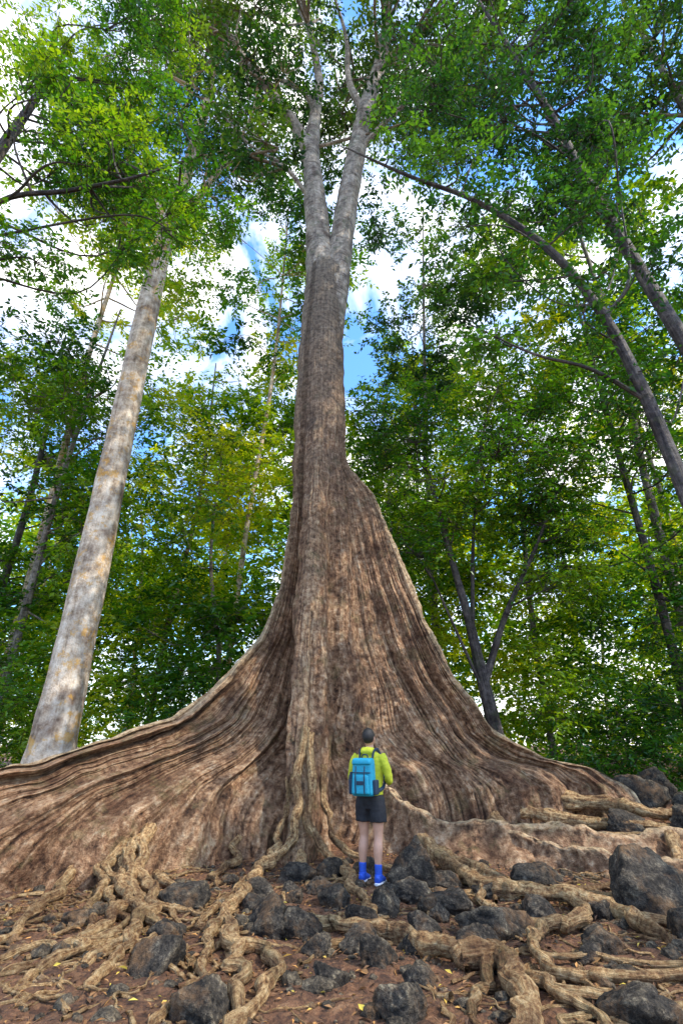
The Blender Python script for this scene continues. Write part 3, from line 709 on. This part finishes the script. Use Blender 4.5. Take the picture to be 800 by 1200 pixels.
BL = [(.92, 7.35, .27, .22, .36), (.45, 6.45, .2, .18, .17), (.75, 6.75, .18, .17, .14), (1.15, 6.45, .28, .2, .18), (-.55, 7.6, .22, .18, .21), (-1.7, 6.6, .24, .2, .2),
      (-.05, 6.6, .18, .16, .18), (-.65, 5.85, .25, .2, .18), (-.35, 5.75, .2, .16, .17), (.15, 5.35, .17, .15, .14), (.25, 4.95, .14, .12, .16), (-1.4, 4.95, .22, .18, .19),
      (1.45, 5.75, .32, .22, .18), (3.15, 6.4, .46, .35, .38), (3.0, 5.5, .2, .2, .22), (5.5, 10.9, .5, .4, .42), (4.6, 9.6, .3, .25, .22), (5.6, 9.3, .45, .3, .32),
      (1.75, 4.05, .24, .2, .14), (1.1, 5.45, .2, .16, .12), (2.35, 7.5, .28, .2, .18), (.4, 4.15, .16, .14, .13), (-.85, 4.15, .17, .15, .15), (.75, 5.9, .16, .14, .13),
      (-1.0, 7.0, .18, .16, .13), (-.2, 7.9, .2, .16, .16), (4.4, 7.0, .4, .3, .26), (-1.55, 5.6, .16, .14, .12), (2.1, 5.2, .2, .15, .12), (3.7, 7.2, .3, .22, .24), (6.3, 10.2, .4, .35, .34),
      (-.1, 4.6, .13, .11, .1), (1.95, 6.2, .2, .17, .14), (6.6, 12.2, .6, .5, .5), (2.6, 4.2, .22, .18, .13), (1.25, 7.3, .16, .14, .14), (.3, 7.95, .16, .14, .15),
      (-2.5, 6.0, .15, .12, .1), (-.2, 5.2, .12, .1, .09), (.6, 5.3, .12, .1, .1), (3.5, 6.9, .2, .16, .16), (-.9, 6.4, .14, .12, .11), (-.25, 7.1, .15, .13, .13), (1.6, 6.9, .15, .13, .12), (.55, 7.0, .12, .1, .1),
      (.2, 6.1, .13, .11, .12), (-.5, 6.7, .12, .1, .1), (.95, 6.15, .11, .1, .1), (-1.35, 7.5, .13, .1, .1), (1.9, 5.0, .12, .1, .09), (.55, 4.6, .1, .09, .08), (-.6, 7.1, .1, .09, .09), (2.6, 6.2, .14, .12, .12)]
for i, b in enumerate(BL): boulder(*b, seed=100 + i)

bm = bmesh.new()
for k in range(1300):
    x = rng.uniform(-4, 4.2); y = rng.uniform(3.4, 8.8); s = rng.uniform(.008, .035) if rng.uniform() < .86 else rng.uniform(.04, .085)
    r = bmesh.ops.create_icosphere(bm, subdivisions=1 if s < .02 else 2, radius=1)
    sc = Vector((s * rng.uniform(.8, 1.4), s * rng.uniform(.7, 1.1), s * rng.uniform(.5, .9)))
    for v in r['verts']:
        f = 1 + .45 * nz(v.co.x * 1.6 + k, v.co.y * 1.6, v.co.z * 1.6)
        v.co = Vector((v.co.x * sc.x * f + x, v.co.y * sc.y * f + y, v.co.z * sc.z * f + gh_fine(x, y) + s * .15))
me = bpy.data.meshes.new('stones'); bm.to_mesh(me); bm.free(); me.materials.append(M_ROCK)
link(bpy.data.objects.new('stones', me))

m, nt, out = newmat('dry_leaf')
geo = nd(nt, 'ShaderNodeNewGeometry')
c = ramp(nt, geo.outputs['Random Per Island'], [(.0, (.03, .015, .008)), (.4, (.14, .065, .028)), (.75, (.30, .15, .05)), (.93, (.54, .26, .07)), (.99, (.55, .42, .06))])
p = nd(nt, 'ShaderNodeBsdfPrincipled'); p.inputs['Roughness'].default_value = .7
nt.links.new(c.outputs[0], p.inputs[0]); nt.links.new(p.outputs[0], out.inputs[0])
N = 20000
X = rng.uniform(-6, 6.5, N); Y = rng.uniform(2.8, 10.5, N); Z = np.array([gh_fine(a, b) for a, b in zip(X, Y)]) + .012
Pp = np.column_stack([X, Y, Z]); a = rng.uniform(0, 6.28, N)
ld = unit(np.column_stack([np.cos(a), np.sin(a), rng.normal(0, .25, N)])); nm = unit(UP + rng.normal(0, .4, (N, 3))); wv = unit(np.cross(nm, ld)); nm = np.cross(ld, wv)
l = rng.uniform(.015, .07, (N, 1)) * np.where(rng.uniform(size=(N, 1)) < .06, 1.6, 1)
wd = rng.uniform(.06, .26, (N, 1))
V = np.stack([Pp, Pp + ld * l * .45 + wv * l * wd + nm * l * .12, Pp + ld * l, Pp + ld * l * .45 - wv * l * wd + nm * l * .12], 1).reshape(-1, 3)
k = np.arange(N) * 4
make_mesh('leaf_litter', V, np.concatenate([np.stack([k, k + 1, k + 2], 1), np.stack([k, k + 2, k + 3], 1)]), [m], smooth=False)

# ---------------------------------------------------------------- man
M_SKIN = plain_mat('skin', (.50, .27, .18), .5, .08, 20, .05)
M_HOOD = plain_mat('yellow_green_fabric', (.54, .56, .03), .8, .12, 60, .3)
M_SHORT = plain_mat('black_fabric', (.012, .012, .016), .8, .3, 60, .3)
M_HAIR = plain_mat('black_hair', (.012, .009, .008), .5, .5, 120, .8)
M_BLUE = plain_mat('blue_fabric', (.015, .08, .50), .6, .2, 60, .2)
M_WHITE = plain_mat('white_rubber', (.75, .75, .76), .5, .05, 30, .05)
M_TURQ = plain_mat('turquoise_fabric', (.01, .32, .47), .6, .15, 50, .3)
M_NAVY = plain_mat('dark_strap', (.01, .03, .06), .7, .2, 50, .2)
M_DARK = plain_mat('dark_iris', (.02, .012, .01), .3, .1, 10, 0)
M_LIP = plain_mat('lips', (.38, .14, .11), .5, .1, 10, 0)

man = empty('man')
def ell(pts, rx, ry, sides=20, sub=4):
    P = catmull(np.column_stack([np.asarray(pts, float), rx, ry]), sub)
    C = P[:, :3]; T = unit(np.gradient(C, axis=0))
    Rx = np.maximum(P[:, 3], .001); Ry = np.maximum(P[:, 4], .001)
    Rx = np.concatenate([[.001], Rx, [.001]]); Ry = np.concatenate([[.001], Ry, [.001]])
    C = np.vstack([C[:1] - T[:1] * .002, C, C[-1:] + T[-1:] * .002]); T = np.vstack([T[:1], T, T[-1:]])
    th = np.linspace(0, 2 * np.pi, sides, endpoint=False); V = []
    for c, t, a_, b_ in zip(C, T, Rx, Ry):
        ref = np.array([1.0, 0, 0]) if abs(t[0]) < .9 else np.array([0, 1.0, 0])
        A = unit(ref - np.dot(ref, t) * t); B = np.cross(t, A)
        V.append(c + np.cos(th)[:, None] * A * a_ + np.sin(th)[:, None] * B * b_)
    V = np.array(V); n = len(V)
    idx = np.arange(n * sides).reshape(n, sides); nx = np.roll(idx, -1, axis=1)
    F = np.stack([idx[:-1], nx[:-1], nx[1:], idx[1:]], -1).reshape(-1, 4)
    return V.reshape(-1, 3), F
def blend(name, parts, mat, voxel=.01, parent=None, smooth_it=4):
    Vs, Fs, n = [], [], 0
    for v, f in parts: Vs.append(v); Fs.append(f + n); n += len(v)
    o = make_mesh(name, np.vstack(Vs), np.vstack(Fs), [mat], parent=parent)
    r = o.modifiers.new('Remesh', 'REMESH'); r.mode = 'VOXEL'; r.voxel_size = voxel; r.use_smooth_shade = True
    s = o.modifiers.new('Smooth', 'SMOOTH'); s.factor = .5; s.iterations = smooth_it
    return o
def ball(c, r, n=9):
    t = np.linspace(-1, 1, n) * .985
    return ell([(c[0], c[1], c[2] + r[2] * k) for k in t], [r[0] * math.sqrt(1 - k * k) for k in t], [r[1] * math.sqrt(1 - k * k) for k in t], sub=2)
def rotx(vf, ang, piv):
    V, F = vf; V = V - piv; c, s = math.cos(ang), math.sin(ang)
    V = np.column_stack([V[:, 0], V[:, 1] * c - V[:, 2] * s, V[:, 1] * s + V[:, 2] * c]) + piv
    return V, F
PIV = np.array([0, .01, 1.52]); TILT = .2
legs = {-1: [(-.085, 0, .93), (-.10, .01, .72), (-.105, .02, .50), (-.108, -.012, .37), (-.115, -.02, .2), (-.115, -.015, .085)],
        1: [(.085, 0, .93), (.10, -.01, .72), (.105, -.02, .50), (.108, -.055, .37), (.112, -.07, .2), (.112, -.065, .085)]}
lr = [.095, .083, .056, .062, .041, .037]
arm = {1: [(.165, -.01, 1.42), (.215, -.02, 1.34), (.25, -.01, 1.22), (.262, .03, 1.125), (.19, .14, 1.13), (.07, .215, 1.16)],
       -1: [(-.165, -.01, 1.42), (-.215, -.02, 1.34), (-.25, -.01, 1.22), (-.262, .03, 1.13), (-.19, .15, 1.105), (-.07, .235, 1.115)]}
ar = [.055, .052, .046, .04, .036, .027]
def hand(sx):
    w = np.array(arm[sx][-1]); d = np.array([-sx * .85, .12, .03]); d /= np.linalg.norm(d)
    up = np.array([0, 0, 1.0]); out = []
    out.append(ell([w - d * .03, w + d * .03, w + d * .085], [.024, .022, .02], [.02, .036, .038]))
    for k, (o, L) in enumerate(zip((.03, .01, -.01, -.029), (.07, .078, .073, .056))):
        b = w + d * .08 + up * o
        out.append(ell([b, b + d * L * .5 , b + d * L * .85 + np.array([0, -.02, 0]), b + d * L + np.array([0, -.035, 0])], [.0095, .009, .0085, .007], [.0095, .009, .0085, .007], 10, 3))
    b = w + d * .02 + up * .03
    out.append(ell([b, b + up * .03 + d * .025, b + up * .035 + d * .06], [.013, .011, .008], [.013, .011, .008], 10, 3))
    return out
torso = ell([(0, 0, .82), (0, 0, .92), (0, .005, 1.05), (0, .005, 1.2), (0, 0, 1.34), (0, -.005, 1.42), (0, 0, 1.475), (0, .005, 1.53), (0, .012, 1.58)],
            [.13, .155, .14, .155, .175, .15, .07, .055, .052], [.10, .11, .10, .11, .115, .09, .065, .058, .055], 24)
head = [rotx(ball((0, .018, 1.645), (.076, .094, .118)), TILT, PIV), rotx(ball((0, .045, 1.585), (.055, .06, .055)), TILT, PIV),
        rotx(ell([(0, .105, 1.665), (0, .122, 1.64), (0, .124, 1.622), (0, .108, 1.612)], [.009, .012, .016, .012], [.01, .012, .012, .01], 10), TILT, PIV),
        rotx(ball((.08, .012, 1.635), (.010, .02, .032)), TILT, PIV), rotx(ball((-.08, .012, 1.635), (.010, .02, .032)), TILT, PIV)]
parts = [torso] + head
for sx in (-1, 1):
    parts.append(ell(legs[sx], lr, lr, 18)); parts.append(ell(arm[sx], [r * .85 for r in ar], [r * .85 for r in ar], 14))
    ft = legs[sx][-1]
    parts.append(ell([(ft[0], ft[1] - .04, .05), (ft[0], ft[1] + .06, .05), (ft[0], ft[1] + .16, .035)], [.03, .036, .03], [.035, .03, .02], 14))
blend('body', parts, M_SKIN, .009, man)
for sx in (-1, 1): blend('hand', hand(sx), M_SKIN, .0042, man, 2)
hv, hf = ball((0, .0, 1.668), (.084, .098, .108), 13)
keep = [f for f in hf if not (np.mean(hv[f][:, 1]) > .055 and np.mean(hv[f][:, 2]) < 1.715) and not (np.mean(hv[f][:, 2]) < 1.60 and np.mean(hv[f][:, 1]) > -.03)]
hv2, _ = rotx((hv, None), TILT, PIV)
ho = make_mesh('hair', hv2, np.array(keep), [M_HAIR], parent=man)
sm = ho.modifiers.new('Solidify', 'SOLIDIFY'); sm.thickness = .012
for sx in (-1, 1):
    for nm_, rr, yy, mt in (('eye', .0135, .1, M_WHITE), ('iris', .0075, .109, M_DARK)):
        v, f = rotx(ball((sx * .031, yy, 1.652), (rr, rr, rr)), TILT, PIV); make_mesh(nm_, v, f, [mt], parent=man)
    v, f = rotx(ell([(sx * .014, .112, 1.674), (sx * .032, .109, 1.679), (sx * .05, .095, 1.674)], [.003, .004, .003], [.004, .005, .003], 8), TILT, PIV)
    make_mesh('eyebrow', v, f, [M_HAIR], parent=man)
v, f = rotx(ell([(-.024, .098, 1.588), (0, .108, 1.589), (.024, .098, 1.588)], [.004, .006, .004], [.004, .007, .004], 10), TILT, PIV)
make_mesh('mouth', v, f, [M_LIP], parent=man)
hood = [ell([(0, 0, .955), (0, 0, .99), (0, .004, 1.08), (0, .004, 1.2), (0, 0, 1.33), (0, -.006, 1.425), (0, -.005, 1.475), (0, 0, 1.50)],
            [.172, .176, .168, .178, .196, .168, .09, .072], [.13, .132, .124, .128, .132, .108, .085, .075], 26)]
for sx in (-1, 1):
    hood.append(ell(arm[sx], [r * 1.22 for r in ar], [r * 1.22 for r in ar], 16))
hood.append(ball((0, -.085, 1.475), (.10, .06, .055))); hood.append(ball((.05, -.06, 1.49), (.05, .06, .04))); hood.append(ball((-.05, -.06, 1.49), (.05, .06, .04)))
ho = blend('hoodie', hood, M_HOOD, .009, man, 3)
tx = bpy.data.textures.new('cloth_folds', 'CLOUDS'); tx.noise_scale = .07
dm = ho.modifiers.new('Folds', 'DISPLACE'); dm.texture = tx; dm.strength = .024; dm.mid_level = .5
sh = [ell([(0, 0, .80), (0, 0, .88), (0, 0, .97), (0, 0, 1.0)], [.13, .17, .168, .16], [.11, .128, .125, .12], 24)]
for sx in (-1, 1):
    q = legs[sx]
    sh.append(ell([q[0], (q[0][0] * 1.08, q[0][1], .84), (q[1][0] * 1.03, q[1][1], .74), (q[1][0] * 1.06, q[1][1] - .003, .655)], [.10, .108, .105, .104], [.11, .118, .113, .11], 20))
so_ = blend('shorts', sh, M_SHORT, .01, man, 3)
dm = so_.modifiers.new('Folds', 'DISPLACE'); dm.texture = tx; dm.strength = .016; dm.mid_level = .4
for sx in (-1, 1):
    q = legs[sx]; ft = q[-1]
    blend('sock', [ell([(q[4][0], q[4][1], .215), (q[4][0], q[4][1], .19), ft, (ft[0], ft[1], .06)], [.046, .046, .043, .045], [.048, .047, .045, .05], 16)], M_BLUE, .006, man, 2)
    blend('shoe', [ell([(ft[0], ft[1] - .075, .055), (ft[0], ft[1] - .03, .062), (ft[0], ft[1] + .05, .058), (ft[0], ft[1] + .12, .045), (ft[0], ft[1] + .185, .035)], [.03, .042, .046, .05, .03], [.038, .05, .045, .032, .02], 18),
                   ell([(ft[0], ft[1] - .01, .05), (ft[0], ft[1] - .01, .11)], [.047, .047], [.055, .05], 16)], M_BLUE, .006, man, 3)
    blend('shoe_sole', [ell([(ft[0], ft[1] - .085, .018), (ft[0], ft[1] - .03, .018), (ft[0], ft[1] + .06, .018), (ft[0], ft[1] + .14, .018), (ft[0], ft[1] + .2, .02)], [.03, .045, .048, .053, .03], [.016, .018, .018, .018, .014], 18)], M_WHITE, .005, man, 2)

bp = empty('backpack')
def rbox(name, c, s, mat, bev, taper=1.0, parent=bp):
    bm = bmesh.new(); bmesh.ops.create_cube(bm, size=1)
    for v in bm.verts:
        k = taper if v.co.z > 0 else 1
        v.co = Vector((v.co.x * s[0] * k, v.co.y * s[1] * (k if v.co.y < 0 else 1), v.co.z * s[2]))
    bmesh.ops.bevel(bm, geom=bm.edges[:], offset=bev, segments=4, profile=.6, affect='EDGES')
    for v in bm.verts:
        v.co += Vector((0, 1, 0)) * .006 * nz(v.co.x * 20, v.co.z * 20, 3)
    me = bpy.data.meshes.new(name); bm.to_mesh(me); bm.free(); me.materials.append(mat)
    for p_ in me.polygons: p_.use_smooth = True
    o = bpy.data.objects.new(name, me); link(o, parent); o.location = c; return o
rbox('main_bag', (0, -.225, 1.165), (.31, .17, .42), M_TURQ, .06, .88)
rbox('front_pocket', (0, -.325, 1.09), (.23, .07, .22), M_TURQ, .03, .92)
rbox('top_flap', (0, -.235, 1.355), (.27, .19, .08), M_TURQ, .035, .9)
rbox('side_pocket', (-.165, -.225, 1.06), (.05, .12, .17), M_NAVY, .02)
rbox('side_pocket', (.165, -.225, 1.06), (.05, .12, .17), M_NAVY, .02)
rbox('label_patch', (0, -.364, 1.11), (.09, .008, .045), M_NAVY, .003)
rbox('zip_band', (0, -.318, 1.225), (.25, .012, .014), M_NAVY, .004)
g = Geo(); g.tube([(-.175, -.225, 1.0), (-.178, -.225, 1.17), (-.178, -.225, 1.2), (-.178, -.225, 1.23)], [.03, .032, .02, .016], 12, 4); g.build('water_bottle', [M_NAVY], bp)
g = Geo()
for sx in (-1, 1):
    g.tube([(sx * .09, -.14, 1.38), (sx * .10, -.09, 1.475), (sx * .115, .0, 1.495), (sx * .12, .095, 1.42), (sx * .135, .135, 1.28), (sx * .165, .11, 1.14), (sx * .185, .0, 1.05), (sx * .14, -.15, 1.0)],
           [.022] * 8, 8, 5, squash=.5)
    g.tube([(sx * .06, -.345, 1.30), (sx * .06, -.37, 1.15), (sx * .06, -.36, .99)], [.008] * 3, 6, 3)
g.tube([(-.04, -.17, 1.38), (-.03, -.17, 1.43), (.03, -.17, 1.43), (.04, -.17, 1.38)], [.009] * 4, 6, 4)
g.build('straps', [M_NAVY], bp)
for o in (man, bp):
    o.location = (.37, 7.42, gh(.37, 7.42) + .02); o.rotation_euler = (0, 0, math.radians(-24)); o.scale = (.975, .975, .975)

# ---------------------------------------------------------------- light, sky, camera
S = Vector((.70, -.30, .84)).normalized()
sun = bpy.data.lights.new('sun', 'SUN'); sun.energy = 5; sun.angle = math.radians(.5); sun.color = (1, .91, .74)
so = bpy.data.objects.new('sun', sun); link(so); so.rotation_euler = (-S).to_track_quat('-Z', 'Y').to_euler(); so.location = (10, -8, 30)
w = bpy.data.worlds.new('World'); scene.world = w; w.use_nodes = True
nt = w.node_tree; nt.nodes.clear()
out = nt.nodes.new('ShaderNodeOutputWorld'); bg = nt.nodes.new('ShaderNodeBackground'); bg.inputs[1].default_value = .15
sky = nt.nodes.new('ShaderNodeTexSky'); sky.sky_type = 'NISHITA'; sky.sun_disc = False
sky.sun_elevation = math.asin(S.z); sky.sun_rotation = math.atan2(S.x, S.y); sky.air_density = 1.3; sky.dust_density = .5; sky.ozone_density = 1.5
tc = nt.nodes.new('ShaderNodeTexCoord')
n1 = noise_tex(nt, tc.outputs['Generated'], 3.6, 6, .6, .5)
cm = ramp(nt, n1, [(.44, (0, 0, 0)), (.60, (1, 1, 1))]).outputs[0]
blue = mixc(nt, 1.0, sky.outputs[0], (1.5, 2.4, 3.4), 'MULTIPLY')
col = mixc(nt, cm, blue, (16, 15.8, 15.2))
nt.links.new(col, bg.inputs[0]); nt.links.new(bg.outputs[0], out.inputs[0])

cam = bpy.data.cameras.new('camera'); co = bpy.data.objects.new('camera', cam); link(co)
cam.sensor_fit = 'VERTICAL'; cam.sensor_height = 24; cam.sensor_width = 16; cam.lens = 593 / 1200 * 24; cam.clip_end = 1000; cam.clip_start = .05
co.location = (0, 0, 1.5); co.rotation_euler = (math.radians(90 + 25), 0, 0)
scene.camera = co
